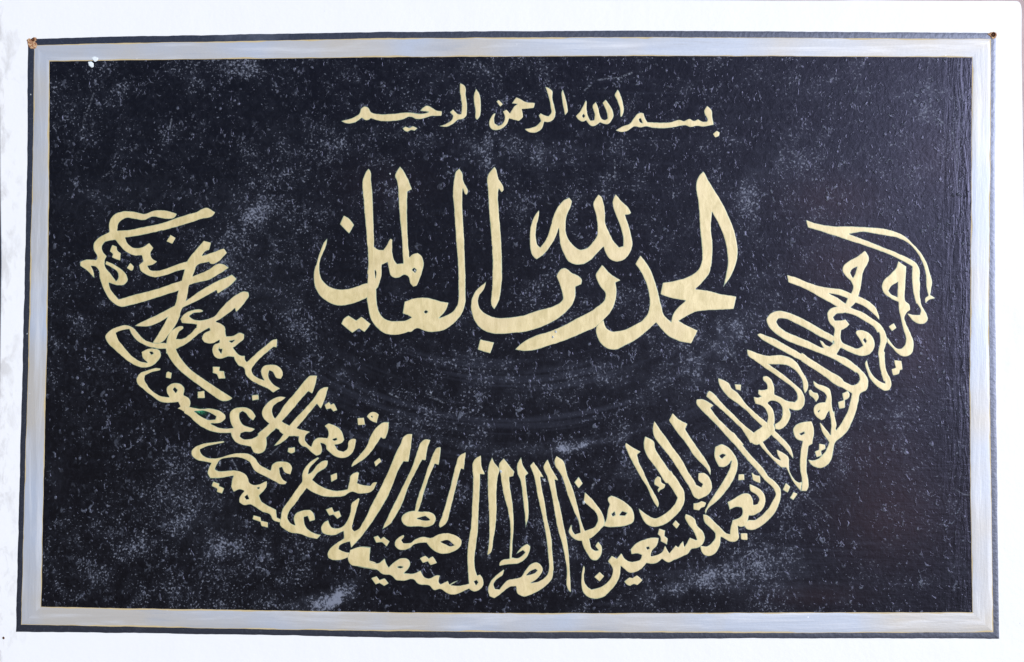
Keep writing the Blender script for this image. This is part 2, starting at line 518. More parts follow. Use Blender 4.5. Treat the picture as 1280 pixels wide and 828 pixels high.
# ------------------------------------------------------------------ black field with its dust, scratches and smears
def field():
    nu, nv = 1170, 700
    s = np.linspace(0, 1, nu); t = np.linspace(0, 1, nv)
    f = {k: edge_line(v, k) for k, v in INN.items()}
    T = np.stack([62 + s * (1215 - 62), f['T'](62 + s * (1215 - 62))], 1)
    B = np.stack([51.5 + s * 1164, f['B'](51.5 + s * 1164)], 1)
    vl = 77 + t * (758.5 - 77); vr = 72 + t * (765.5 - 72)
    Lp = np.stack([f['L'](vl), vl], 1); Rp = np.stack([f['R'](vr), vr], 1)
    S, TT = np.meshgrid(s, t)
    S3, T3 = S[..., None], TT[..., None]
    Q = (1 - T3) * T[None] + T3 * B[None] + (1 - S3) * Lp[:, None] + S3 * Rp[:, None]
    Q -= (1 - S3) * (1 - T3) * T[0] + S3 * (1 - T3) * T[-1] + (1 - S3) * T3 * B[0] + S3 * T3 * B[-1]
    U, V = Q[..., 0], Q[..., 1]
    # tuck the rim 3 mm under the band
    U = U + (S - 0.5) * 2 * 2.5 * (np.abs(S - 0.5) > 0.4999); V = V + (TT - 0.5) * 2 * 2.5 * (np.abs(TT - 0.5) > 0.4999)
    verts = np.stack([(U - 640) * PX, np.full(U.shape, -0.0003), CZ + (414 - V) * PX], -1).reshape(-1, 3)
    ids = np.arange(nu * nv).reshape(nv, nu)
    q4 = np.stack([ids[:-1, :-1], ids[1:, :-1], ids[1:, 1:], ids[:-1, 1:]], -1).reshape(-1, 4)
    me = mesh_np("black_field", verts, [q4])
    dust = np.zeros(U.shape); scr = np.zeros(U.shape); grn = np.zeros(U.shape); warm = np.zeros(U.shape)
    def blob(A, u, v, ru, rv, a, deg=0.0):
        c_, s_ = math.cos(math.radians(deg)), math.sin(math.radians(deg))
        du, dv = U - u, V - v
        x_, y_ = (du * c_ + dv * s_) / ru, (-du * s_ + dv * c_) / rv
        A += a * np.exp(-(x_ * x_ + y_ * y_))
    for bl in SMEARS: blob(dust, *bl)
    for bl in WARM: blob(warm, *bl)
    for bl in GREEN: blob(grn, *bl)
    for (pts, w, a) in ARCS:
        best = np.full(U.shape, 1e9)
        for (ax, ay), (bx, by) in zip(pts[:-1], pts[1:]):
            dx, dy = bx - ax, by - ay
            tt = np.clip(((U - ax) * dx + (V - ay) * dy) / (dx * dx + dy * dy), 0, 1)
            best = np.minimum(best, np.hypot(U - ax - tt * dx, V - ay - tt * dy))
        dust += a * np.exp(-(best / w) ** 2)
    dust = dust * 0.72
    dust = dust * (0.75 + 0.9 * vnoise(U / 9, V / 9) + 0.5 * vnoise(U / 31 + 9, V / 31))
    for (pts, w, a) in SCRATCHES:
        best = np.full(U.shape, 1e9)
        for (ax, ay), (bx, by) in zip(pts[:-1], pts[1:]):
            dx, dy = bx - ax, by - ay
            tt = np.clip(((U - ax) * dx + (V - ay) * dy) / (dx * dx + dy * dy), 0, 1)
            best = np.minimum(best, np.hypot(U - ax - tt * dx, V - ay - tt * dy))
        scr += a * np.exp(-(best / (w * 0.62)) ** 2)
    ridge = 0.7 * np.clip((U - 1150) / 55, 0, 1) ** 2
    # wide curved brush strokes left by wiping round the headline
    R = np.hypot((U - 640) * 0.86, V - 170); TH = np.arctan2(V - 170, U - 640)
    sw = vnoise(R / 5.0 + 3, TH * 3.0 + 11) + 0.8 * vnoise(R / 2.3, TH * 5.0 + 30) + 1.1 * vnoise(R / 17.0 + 8, TH * 2.2 + 60)
    env = np.clip((V - 380) / 90, 0, 1) * np.clip((610 - V) / 60, 0, 1) * np.exp(-((U - 660) / 330) ** 4)
    sw2 = vnoise(U / 40.0 + 70, V / 2.2) + 0.8 * vnoise(U / 70.0, V / 5.0 + 50)
    env2 = np.clip(1.2 - env * 2, 0, 1) * np.clip((U - 500) / 300, 0.25, 1)
    swept = np.clip(sw * 0.9, 0, 1) * env + np.clip(sw2 * 0.8 - 0.1, 0, 1) * env2 * 0.7
    dust += 0.35 * (swept - 0.2) * (vnoise(U / 60, V / 60 + 5) + 0.6)
    fattr(me, "swept", np.clip(swept, 0, 1).ravel())
    fattr(me, "warm", np.clip(warm, 0, 1).ravel())
    fattr(me, "ridge", ridge.ravel())
    ca = me.attributes.new("dust", 'FLOAT_COLOR', 'POINT')
    rgba = np.stack([np.clip(dust, -0.3, 2.0), np.clip(scr, 0, 1), np.clip(grn, 0, 1), np.ones(U.shape)], -1)
    ca.data.foreach_set("color", rgba.astype(np.float32).ravel())
    return link("black_field", me, M_FIELD, sign)

SMEARS = [  # u, v, radius along, radius across, amount, tilt
    (300, 85, 50, 12, .25, 0), (340, 170, 60, 30, .35, 60), (310, 255, 40, 22, .75, 0), (190, 240, 60, 18, .55, 0),
    (110, 250, 40, 30, .45, 0), (285, 330, 40, 50, .45, 0), (345, 350, 50, 50, .55, 0), (250, 640, 38, 60, .55, -20),
    (280, 690, 26, 10, .6, 10), (300, 650, 36, 22, .25, 30), (70, 600, 14, 30, .5, 0), (120, 725, 30, 14, .35, 0),
    (417, 748, 26, 9, 3.2, -24), (375, 755, 30, 8, .9, -14), (440, 728, 16, 6, .8, -30), (405, 705, 30, 14, .35, 0),
    (600, 90, 20, 12, .55, 0), (545, 95, 30, 14, .4, 0), (560, 120, 20, 16, .35, 0),
    (610, 185, 45, 12, .55, 0), (700, 190, 60, 12, .65, 0), (545, 180, 40, 12, .4, 0), (600, 205, 50, 14, .5, 0), (655, 180, 30, 20, .5, 0),
    (680, 205, 20, 14, .5, 0), (430, 470, 18, 18, .5, 0), (490, 250, 14, 20, .5, 0), (660, 250, 30, 14, .3, 0), (495, 360, 14, 12, .5, 0),
    (690, 470, 110, 22, .45, -4), (840, 490, 50, 20, .55, -18), (650, 500, 60, 14, .35, 0), (800, 470, 70, 16, .45, -8),
    (785, 590, 13, 15, 1.6, 0), (690, 565, 40, 6, .7, -3), (610, 545, 40, 6, .5, 10), (680, 590, 8, 30, .45, 0),
    (700, 610, 6, 50, .4, 0), (715, 700, 8, 40, .45, 0), (675, 670, 12, 30, .3, 0),
    (850, 735, 45, 10, 1.25, -14), (890, 715, 60, 12, .8, -6), (930, 725, 70, 18, .9, 0), (985, 700, 60, 22, .75, 10), (1010, 740, 60, 10, .3, 0),
    (890, 425, 34, 22, .85, 0), (860, 450, 40, 16, .6, 0), (920, 410, 26, 20, .7, 0), (950, 390, 20, 30, .35, 0), (900, 460, 20, 30, .45, 0),
    (1030, 480, 30, 24, .5, 30), (1000, 500, 30, 20, .5, 30), (960, 520, 20, 20, .5, 0), (975, 585, 20, 10, .35, 0), (890, 540, 20, 20, .35, 0),
    (870, 465, 14, 14, .7, 0), (960, 215, 24, 36, .7, 30), (935, 240, 12, 34, .8, 20), (990, 200, 30, 10, .4, -20),
    (1040, 100, 90, 16, .30, 4), (1070, 130, 60, 14, .35, 10), (1160, 110, 30, 20, .4, 0), (860, 110, 20, 8, .45, -20), (1010, 115, 12, 6, .5, 0),
    (1100, 185, 40, 10, .35, -10), (1195, 715, 20, 20, .6, 0), (1120, 730, 40, 10, .35, 0), (1195, 180, 8, 60, .35, 0),
    (640, 725, 120, 12, .12, 0), (530, 620, 30, 30, .18, 0), (590, 560, 16, 14, .5, 0), (520, 560, 12, 10, .4, 0),
    (240, 180, 90, 24, .18, -6), (200, 120, 90, 16, .18, 0), (150, 150, 60, 20, .15, 0),
    (860, 410, 200, 30, .10, 0), (400, 620, 60, 40, -.15, 0), (260, 460, 60, 50, -.3, 0), (170, 470, 40, 60, -.2, 0),
    (540, 290, 30, 40, -.25, 0), (620, 630, 50, 40, -.2, 0), (560, 735, 90, 14, -.25, 0), (470, 130, 70, 40, -.25, 0),
    (900, 320, 60, 30, -.2, 0), (1140, 640, 60, 60, -.15, 0), (160, 380, 50, 30, -.25, 0),
]
ARCS = [([(520, 545), (580, 558), (640, 562), (700, 558), (750, 552), (785, 545)], 6, .8),
        ([(700, 562), (725, 557), (752, 553)], 4, 1.4),
        ([(430, 470), (470, 505), (520, 530)], 10, .30),
        ([(790, 540), (840, 515), (880, 480)], 10, .25)]
WARM = [(1110, 640, 70, 60, .9, 0), (1060, 330, 60, 40, .7, 0), (1040, 250, 60, 30, .7, 0), (1140, 430, 40, 60, .8, 0), (1170, 200, 40, 40, .4, 0),
        (1020, 745, 60, 14, .5, 0), (1090, 560, 60, 40, .5, 0), (480, 230, 60, 30, .2, 0), (1030, 470, 30, 20, .5, 0)]
GREEN = [(249, 514, 6, 2.6, 1.0, 18)]
SCRATCHES = [([(117, 117), (110, 138), (105, 150), (104, 163)], 1.2, .5), ([(215, 146), (212, 162)], 1.2, .6), ([(128, 222), (140, 214)], 1.2, .5),
    ([(262, 518), (258, 524)], 1.5, 1.2), ([(768, 200), (769, 226)], 1.0, .5), ([(748, 100), (775, 97), (790, 91)], 1.3, .7), ([(772, 98), (776, 102)], 1.6, .8),
    ([(731, 113), (739, 106)], 1.3, .6), ([(1000, 612), (1018, 628), (1040, 648)], 1.0, .35), ([(910, 440), (922, 453)], 1.2, .5),
    ([(689, 560), (691, 575), (698, 590)], 1.0, .5), ([(539, 491), (538, 493)], 1.8, 1.3), ([(487, 492), (498, 497)], 1.4, .6), ([(540, 497), (556, 504)], 1.6, .35),
    ([(741, 606), (745, 604)], 2.0, .5), ([(740, 611), (741, 606)], 1.6, .5), ([(332, 572), (342, 565), (350, 557)], 0.9, .5), ([(290, 574), (297, 588)], 0.9, .5),
    ([(275, 577), (274, 582)], 1.8, 1.0), ([(728, 380), (732, 376)], 1.0, .5), ([(671, 408), (692, 402)], 1.6, .7), ([(697, 401), (712, 397)], 1.6, .6),
    ([(1022, 446), (1024, 452)], 1.1, .7), ([(1082, 180), (1060, 210)], 1.0, .2), ([(594, 162), (590, 168)], 0.9, .5), ([(603, 87), (618, 94)], 1.2, .4),
    ([(620, 87), (628, 98)], 1.2, .4), ([(497, 630), (505, 634)], 1.0, .4), ([(722, 352), (718, 358)], 1.4, .6), ([(230, 580), (240, 590)], 1, .3),
    ([(1197, 180), (1196, 210), (1197, 240)], 1.4, .30), ([(1190, 160), (1193, 190)], 1.2, .25), ([(1190, 610), (1204, 618), (1214, 620)], 1.2, .4),
    ([(655, 730), (667, 729)], 1.8, .8), ([(600, 688), (602, 694)], 1.8, .5), ([(500, 693), (503, 686)], 1.5, .7), ([(610, 690), (612, 698)], 2.0, .6),
    ([(522, 712), (524, 716)], 1.4, .8), ([(538, 712), (543, 720)], 1.1, .6), ([(680, 680), (682, 676)], 3.5, .7)]
field()

# ------------------------------------------------------------------ the lettering: outlines in mm, each word a raised layer of paint
DATA = """
# top line: rahim end
W
@420,90
P 48,490 100,478 170,455 232,415 250,365 285,342 315,350 350,400 420,418 560,418 720,402 830,415 900,408 920,400 830,392 870,350 905,333 940,345 1000,382 1058,392 1052,442 950,442 830,474 800,472 745,450 650,480 560,492 460,492 400,480 345,465 330,478 290,482 255,460 200,500 150,518 100,515
P 658,562 690,540 725,555 765,536 815,562 780,590 750,582 715,600 680,590
W
@480,0,4
P 380,415 404,430 410,480 415,560 412,580 390,598 372,600 350,618 310,636 268,632 310,620 340,595 345,580 328,562 345,546 360,562 375,572 385,570 388,550 378,430
@580,90
P 120,165 150,210 168,320 150,460 130,485 115,470 112,400 97,240 105,200
W
@580,90
P 318,295 345,278 388,322 362,350
P 318,408 300,470 305,515 340,535 375,520 400,480 405,440 385,395 420,375 445,400 455,415 475,380 500,340 530,322 470,318 490,290 520,250 560,270 620,300 708,308 695,362 575,372 585,455 545,495 500,480 450,465 430,520 390,560 330,582 280,575 255,545 250,500 265,460 290,420
P 805,145 835,155 878,190 880,260 905,360 910,430 895,470 860,498 830,503 800,500 780,560 730,600 680,608 640,600 595,565 650,562 720,535 765,490 742,435 760,408 800,432 840,440 860,420 858,340 830,220
P 983,170 1000,220 1030,350 1033,400 1005,435 995,390 970,240 968,210
W
@740,90
P -164,440 -124,400 -89,340 -64,285 -52,290 -52,380 -39,440 -14,485 20,480 25,430 8,330 38,295 60,350 80,430 100,470 130,480 155,465 150,420 105,310 135,275 170,320 210,400 214,440 190,495 150,525 120,522 80,505 40,535 0,543 -34,520 -59,485 -94,498 -134,480
H -98,440 -85,422 -72,440 -85,458
P 255,172 280,220 310,320 315,400 295,450 280,445 275,370 250,290 225,230
W
@740,90
P 228,585 300,545 380,510 410,470 450,420 485,405 515,412 530,460 550,500 650,505 780,500 880,478 910,490 975,468 1010,488 1055,470 1090,492 1140,495 1150,480 1115,385 1145,335 1185,375 1200,460 1212,530 1150,540 1100,548 1050,540 980,552 930,535 880,540 780,560 680,565 600,560 535,545 490,555 420,545 350,590 300,600
H 468,472 482,465 500,510 480,500
P 1200,620 1240,585 1272,605 1262,640 1225,655
# headline
W
@380,300
P 242,-31 215,0 165,100 125,230 97,330 97,390 112,475 155,550 230,615 300,648 390,655 470,640 560,608 640,570 700,500 690,430 630,430 540,458 440,488 360,493 290,482 220,440 175,385 155,320 165,200 210,90
P 690,60 745,98 790,100 820,60 850,0 862,-15 882,0 880,120 895,190 925,238 985,232 975,0 955,-196 940,-396 925,-576 905,-631 955,-736 985,-696 1040,-596 1075,-501 1030,-476 1028,-196 1035,0 1050,170 1070,150 1130,128 1170,160 1192,230 1180,310 1150,390 1115,460 1085,468 1060,440 1030,360 1000,350 950,375 905,382 870,365 845,300 830,225 775,250 772,350 755,420 715,495 690,500 640,400
H 700,340 708,300 718,340 710,380
H 1075,300 1095,280 1120,300 1105,328
@380,200
P 395,555 430,570 475,610 500,650 450,740 355,640
W
@380,200
P 640,85 662,110 668,180 685,400 692,600 700,900 715,1250 720,1300 725,1405 745,1505 800,1580 850,1600 950,1603 1020,1597 1070,1570 1200,1600 1274,1650 1130,1677 1080,1695 1000,1727 900,1743 800,1727 730,1675 670,1595 640,1485 625,1385 632,1200 638,1000 625,796 608,600 592,400 590,180 610,130
@530,350
P -124,375 -174,350 -214,335 -194,215 -94,185 16,177 60,182 120,200 190,218 248,225 230,280 190,340 150,380 230,350 290,310 330,250 342,190 342,100 340,0 415,0 415,100 412,230 390,310 340,390 280,450 200,500 120,518 60,522 0,508 -70,482 -140,520 -200,500
H 0,320 18,303 38,318 18,335
@530,200
P 350,85 378,120 390,200 435,330 425,350 405,345 385,290 382,400 400,800 408,1000 415,1200 415,1300 340,1300 342,1200 335,1000 320,800 300,500 287,300 300,180 315,120
P 702,62 718,90 740,180 790,270 790,310 770,330 745,290 738,340 745,500 765,750 778,1050 772,1250 735,1430 700,1490 690,1480 680,1250 682,1000 668,750 645,480 638,330 635,155
@380,340
P 442,432 520,482 572,445 667,518 602,605 548,565 480,610 367,518 400,460
W
@640,340
P -251,88 -286,120 -346,170 -391,240 -409,330 -401,410 -366,500 -306,570 -216,610 -106,620 0,610 120,600 290,550 460,465 540,400 610,310 632,240 632,150 690,125 698,80 670,45 600,10 525,-38 490,-30 455,10 445,35 465,100 495,200 505,270 470,310 400,345 270,380 100,435 0,450 -76,458 -176,450 -256,420 -316,365 -338,290 -321,230 -276,170
P 25,775 90,715 220,640 380,590 540,520 650,460 740,415 850,345 920,275 930,225 880,150 840,70 832,30 850,-5 895,-70 925,-40 970,10 1020,45 1082,85 1030,108 1040,180 1035,270 1000,370 920,470 840,545 700,610 520,685 350,740 200,785 100,788
@530,350
P 560,592 700,622 660,735 530,695
W
@780,350
P -205,395 -175,480 -135,508 -55,510 0,497 100,450 190,395 235,330 255,220 240,110 210,12 160,-88 110,-158 162,-243 200,-198 260,-108 305,2 340,122 370,252 400,352 468,417 485,350 530,280 610,208 480,185 360,145 385,30 500,12 610,-20 690,-58 750,-118 775,-198 775,-398 880,-398 868,-168 850,-68 790,12 715,92 820,105 960,140 1120,165 1090,292 960,300 830,305 700,325 620,365 545,408 640,460 735,505 668,635 560,615 450,565 370,490 318,428 240,500 130,590 0,660 -65,692 -165,685 -235,630 -270,560 -275,465
@780,210
P 790,30 860,160 960,320 1040,480 1100,640 1130,800 1130,880 1110,967 1060,1087 985,1192 1005,1100 1030,967 1028,860 1000,717 960,600 875,440 865,600 880,760 880,830 870,990 775,990 775,830 755,600 740,350 718,150 735,100
@650,230
P 195,248 185,340 162,430 160,540 175,605 200,630 255,560 300,440 340,300 390,210 440,160 490,135 520,170 505,230 470,310 455,400 460,490 490,560 540,620 600,655 660,640 730,570 765,510 770,430 745,270 728,210 775,105 800,115 830,180 848,290 850,390 890,490 940,580 985,628 1025,620 1025,540 990,400 935,260 920,180 950,95 1000,160 1080,240 1110,290 1090,305 1045,310 1080,410 1110,530 1118,620 1080,710 1030,760 960,775 900,755 850,690 830,630 770,690 700,760 630,800 550,805 490,780 440,710 405,620 388,500 385,440 360,520 310,610 240,700 165,755 125,720 100,640 97,540 105,430 140,330
# curve right
W
@1000,260,7.0778
P 50,105 150,140 300,162 480,165 620,172 760,188 850,215 930,255 1000,320 1070,400 1120,490 1150,580 1168,660 1160,720 1152,770 1200,800 1140,818 1108,850 1105,800 1132,775 1115,690 1110,590 1080,480 1020,380 950,310 870,270 780,250 660,230 560,215 435,232 600,295 740,350 860,400 980,455 1030,490 1055,540 1060,640 1060,850 1025,850 1000,740 990,640 990,520 940,490 800,420 600,345 400,280 200,215 70,175
@1020,370
P 1030,-20 1050,90 1100,180 1112,230 1090,270 1040,285 980,260 930,210 900,170 960,185 1030,190 1040,150 1000,70 970,-20
P 820,-20 880,-20 885,45 930,90 938,140 900,172 880,210 890,260 930,350 960,420 972,500 955,570 920,600 870,605 810,575 750,510 705,460 705,400 760,480 810,525 850,522 880,490 893,440 870,340 845,240 825,150 820,80
P 720,305 775,268 800,320 755,355
P 775,640 850,645 862,735 835,740 825,780 765,795 750,730 790,715
@1000,260,7.0778
P 868,470 940,518 938,600 930,700 925,845 860,830 800,800 745,760 722,690 740,640 800,585 850,525
H 783,735 795,710 865,655 860,790 800,760
W
@970,310
P 885,28 925,95 865,250 845,380 820,480 780,560 740,600 680,575 720,490 750,440 765,380 745,335 700,290 660,230 665,190 710,140 800,90
H 738,250 755,215 805,190 785,260 765,295
P 108,270 200,295 320,345 430,380 560,400 640,410 740,450 830,485 920,530 980,580 1020,660 1035,735 1000,690 930,625 860,575 790,545 700,500 620,470 530,455 600,490 680,545 760,600 860,640 960,705 1040,765 1075,810 1010,850 980,800 880,730 760,665 680,645 590,580 450,500 330,430 220,380 120,345
@1020,370
P 600,270 660,315 700,390 712,440 690,500 675,560 680,650 700,740 725,850 670,850 640,740 625,640 622,540 635,450 630,380 600,330
@970,410
P 1030,200 1085,240 1085,340 1100,430 1140,510 1148,580 1130,620 1090,628 1040,610 980,560 930,500 900,420 888,340 905,318 920,390 945,440 980,490 1030,530 1085,555 1080,510 1055,430 1030,330 1018,230
W
@1020,370
P 340,130 290,170 200,185 172,215 185,245 240,245 295,232 335,285 300,320 250,345 245,400 255,450 330,495 420,520 465,495 430,430 390,370 400,345 450,338 520,365 570,420 585,490 570,540 530,585 470,600 400,590 320,555 245,520 190,580 130,570 150,520 175,480 170,420 178,320 140,280 115,220 110,175 140,130 210,105
H 470,440 485,425 502,450 490,470
@910,380
P 1060,335 960,270 850,205 720,135 600,85 520,68 460,75 410,105 382,150 395,210 440,270 520,330 600,375 720,420 850,470 980,520 1080,570 1180,630 1274,690 1290,620 1160,540 1080,505 1120,440 1060,390 1045,370 1040,400 1010,425 975,410 935,370 908,360 925,400 950,440 920,430 800,370 680,320 560,265 500,215 480,180 500,148 540,145 660,190 780,250 900,320 1030,385 1070,405
@910,380
P 288,305 310,295 380,315 460,345 560,400 700,480 850,565 1000,660 1150,765 1165,840 1100,825 950,710 800,605 650,530 500,450 400,395 330,350
@970,410
P 560,240 600,262 700,300 780,360 860,430 915,510 920,560 900,620 840,655 820,740 790,840 715,840 745,740 770,665 680,610 550,530 400,430 250,335 250,240 400,350 550,440 700,545 760,570 805,555 830,510 825,475 760,420 640,340 500,265
@910,520
P 1235,-240 1300,-240 1280,-60 1240,50 1190,150 1120,220 1070,262 1050,330 1030,430 1000,480 940,518 870,512 820,480 790,430 840,442 890,430 940,385 985,320 1005,265 960,200 925,130 908,55 940,90 1020,190 1025,100 1035,-20 1060,-60 1065,40 1075,140 1120,80 1160,10 1190,-50 1215,-150
P 905,275 970,285 968,330 930,350 935,395 880,415 860,355 900,335
@910,450
P 845,200 880,230 960,260 1010,290 1030,360 1035,470 1060,550 1072,690 1020,740 1025,640 1005,510 985,540 960,590 930,605 890,580 860,540 850,490 870,445 920,425 965,420 980,360 960,330 900,295 860,265
H 890,515 910,500 912,510 895,525
P 800,300 825,295 850,320 890,330 905,370 875,425 850,385 810,350
P 1135,330 1190,310 1212,340 1205,380 1165,405 1165,480 1105,490 1090,420 1145,400
W
@910,520
P 830,52 855,130 840,280 805,300 795,360 785,450 785,560 802,650 800,720 780,752 725,750 735,660 715,520 715,430 725,330 740,255 690,240 655,190 645,140 670,95 730,65
H 712,180 755,160 760,175 730,190
P 735,655 725,755 680,700 630,630 590,540 575,515 540,518 500,490 420,410 330,310 300,270 340,250 400,340 480,420 520,440 490,380 480,330 510,345 560,375 600,410 608,480 610,540 640,600 680,650 710,665
P 420,120 470,150 530,210 590,270 625,320 645,380 655,440 610,380 560,320 500,260 430,190 380,240 330,270 290,290 250,280 200,220 250,170 330,110 390,60
P 575,665 622,705 595,770 540,735
P 650,755 695,775 650,840 612,815
@850,450
P 375,178 430,200 490,235 510,275 570,325 660,440 770,545 850,610 900,660 940,700 900,750 820,820 720,830 640,740 690,755 735,725 815,660 740,590 650,500 560,430 480,370 420,300 385,240
P 290,305 330,330 420,430 540,550 640,650 735,725 800,790 700,830 620,700 520,600 400,490 300,400 260,365 275,320
P 540,240 610,245 605,310 555,295
W
@910,450
P 240,-10 380,30 480,95 580,170 680,255 745,325 765,390 750,465 710,502 670,505 610,488 625,540 610,600 570,660 510,695 470,690 455,640 500,620 530,580 540,520 530,460 490,420 420,410 395,430 440,480 460,540 465,650 470,720 400,720 385,650 395,560 370,490 330,455 270,440 250,365 290,375 330,365 300,340 300,295 350,300 390,290 385,240 345,200 345,165 390,160 430,195 455,250 462,345 520,370 600,410 660,420 685,395 685,340 650,285 590,240 480,160 350,70
@910,380
P 185,450 240,470 300,495 400,515 520,508 610,530 680,580 730,660 780,740 800,800 795,850 762,900 748,850 740,780 700,700 650,650 570,610 480,605 395,600 480,660 400,660 300,580 200,515
W
@830,540
P 570,-10 680,0 780,130 900,270 1000,380 1040,440 1120,510 1160,570 1165,630 1150,700 1110,795 1040,878 960,943 880,978 820,968 790,930 835,880 900,875 960,838 1030,768 1080,688 1110,615 1090,570 1000,480 900,360 800,250 700,130
@850,450
P 165,395 200,388 270,410 335,455 305,480 360,560 440,640 520,720 600,800 640,850 560,850 460,760 370,660 280,570 200,490 160,430
@830,600
P 845,35 900,60 970,105 1000,150 1010,210 990,280 940,330 890,355 845,355 835,400 800,465 760,470 735,460 740,520 745,580 720,610 680,620 630,605 590,580 565,570 560,640 540,690 500,740 440,760 390,740 365,690 360,655 430,660 480,620 510,570 510,545 460,480 400,420 385,340 430,350 500,415 570,480 620,530 655,540 660,480 680,400 740,380 765,360 780,310 770,280 720,270 650,300 630,220 690,190 740,155 800,132 850,140 880,190 890,250 930,240 945,190 920,150 860,110
P 760,530 830,530 832,600 765,595
@830,540
P 740,420 800,420 800,480 735,485
P 870,400 910,430 955,435 960,515 920,500 880,480
W
@830,540
P 570,120 630,145 690,210 730,280 735,340 715,420 680,500 610,600 530,690 440,765 425,790 418,828 405,800 430,735 480,650 540,560 610,450 650,370 670,290 640,330 590,355 545,350 515,290 498,220 510,150
H 550,240 580,222 612,232 575,265
P -100,-120 15,60 130,235 180,310 260,440 330,530 370,550 385,520 345,490 340,410 400,408 450,450 475,510 470,590 420,640 345,675 300,650 270,590 190,440 100,300 0,180 -110,20
P 290,710 340,705 370,685 420,705 405,750 370,760 350,785 290,775
@710,500
P 1040,130 1100,190 1190,240 1168,290 1230,390 1285,470 1386,620 1420,690 1420,760 1385,700 1255,560 1155,410 1080,320 1003,205
P 880,252 920,300 980,380 1040,470 1130,590 1200,720 1280,840 1190,850 1060,640 960,500 870,370 848,320
P 765,358 860,425 865,470 920,570 1010,700 1090,830 970,830 880,690 760,500 752,420
@710,590
P 910,-10 1025,-10 1110,110 1160,210 1162,270 1130,370 1060,450 980,515 900,545 850,550 780,520 730,450 697,355 750,400 810,440 865,460 940,430 1020,370 1070,300 1088,255 1040,180
P 860,80 890,40 920,55 930,100 970,125 960,160 915,185 900,210 890,180 905,155 855,125
W
@710,500
P 575,425 640,470 725,515 690,545 705,610 755,720 810,840 860,930 905,1050 893,1080 840,1000 780,860 735,790 650,640 580,490 568,450
@710,590
P 395,260 430,232 500,260 580,310 640,370 660,430 650,500 600,530 500,548 420,552 350,540 380,470 395,380 410,320 395,290
H 435,420 460,400 468,430 445,440
H 515,430 540,395 585,410 565,435
P 165,200 220,250 280,320 330,390 360,460 365,520 330,570 270,630 210,670 100,685 40,655 5,600 20,540 38,510 45,580 70,620 130,600 200,575 260,550 290,500 290,440 260,390 210,345 155,300
P 105,45 148,115 105,165 60,105
@710,650
P -115,-637 -55,-597 -5,-447 75,-227 110,-80 160,90 210,180 245,290 270,305 300,300 270,260 300,212 330,250 342,310 320,370 280,405 240,400 190,340 150,260 125,160 110,40 60,-80 0,-240 -65,-437 -137,-587
W
@710,650
P 155,445 165,470 160,560 175,640 230,690 310,675 380,630 430,570 445,500 395,410 435,355 485,385 530,330 560,380 600,410 670,412 720,390 735,350 690,335 630,345 620,290 680,230 760,195 860,175 905,180 890,250 830,320 825,360 880,350 940,310 965,250 990,300 1010,330 1070,250 1095,270 1145,205 1160,270 1215,175 1274,200 1274,270 1230,290 1190,340 1130,370 1060,400 1000,425 935,390 880,430 830,440 780,430 730,490 670,520 610,525 560,490 525,460 520,540 490,620 430,700 350,770 260,785 200,770 150,720 132,640 135,540
H 780,275 800,268 810,285 790,295
P 905,85 970,105 960,160 995,185 985,250 920,215 915,165 890,145
P 1070,0 1112,45 1080,90 1035,45
P 315,515 360,560 315,615 260,570
P 555,615 610,570 640,580 685,548 745,600 690,650 655,640 620,660 585,645
@830,600
P 215,335 270,360 300,380 330,450 390,520 408,580 385,640 330,680 270,690 240,735 200,752 180,700 230,620 255,572 300,600 325,595 300,530 240,440 205,365
# centre
W
@570,560
P 360,82 380,140 430,215 415,300 405,450 405,650 395,780 375,900 330,1060 310,1070 325,950 330,800 325,600 315,350 320,200 340,130
P 475,100 520,160 582,235 570,285 530,290 540,400 570,620 575,780 565,950 555,1110 530,1110 535,950 540,780 520,640 470,450 445,280 430,160
P 648,88 660,150 720,255 690,280 700,380 722,560 725,660 690,820 685,700 665,520 640,330 610,250 607,170
P 912,110 940,180 1025,330 985,320 1005,450 1040,600 1075,780 1110,940 1130,1150 1145,1440 1130,1430 1100,1200 1060,980 1010,800 960,520 910,300 870,180
@570,650
P 430,430 460,400 530,385 560,375 610,320 660,265 710,232 742,265 730,320 690,390 620,435 540,442 430,460
H 570,375 620,330 665,303 685,325 650,360 610,380
P 772,-582 880,-417 840,-427 850,-347 885,-167 910,0 950,180 962,350 970,520 960,580 900,650 800,720 660,762 610,735 595,662 530,670 480,710 430,750 380,782 330,760 318,690 340,620 400,550 475,488 485,500 465,550 400,600 375,640 390,685 430,690 470,640 510,600 580,585 640,570 690,500 750,435 800,420 840,440 865,490 840,550 790,600 740,630 840,605 900,555 922,500 915,350 900,200 865,0 815,-217 765,-467 735,-537
H 700,552 740,510 790,490 808,505 780,530
W
@570,560
P 250,72 255,180 290,265 240,262 238,400 228,600 220,800 205,950 185,1117 195,1217 212,1267 240,1260 272,1310 272,1370 230,1417 180,1432 130,1405 125,1330 112,1117 125,917 145,800 160,550 170,300 175,130 200,100
H 180,1330 205,1317 218,1340 200,1365
@450,650
P 1100,630 970,655 905,650 990,602 960,605 890,640 875,603 800,640 785,620 802,550 760,548 700,580 645,572 620,540 605,500 540,530 440,530 480,490 502,430 480,390 420,380 350,410 285,470 262,430 245,383 180,430 120,425 95,410 105,275 -20,268 -100,300 -120,400 -100,440 0,468 60,480 170,500 220,540 310,555 360,600 430,608 530,595 580,640 690,655 740,700 800,690 850,720 900,742 960,740 1030,710 1100,680
H 375,470 400,462 425,470 400,480
P 592,380 650,352 685,382 725,360 770,430 700,452 675,415 625,432
P 132,170 180,152 205,190 235,165 295,215 265,268 220,225 160,230
P 110,580 165,558 195,595 245,578 290,632 240,660 195,630 155,645
W
@450,530
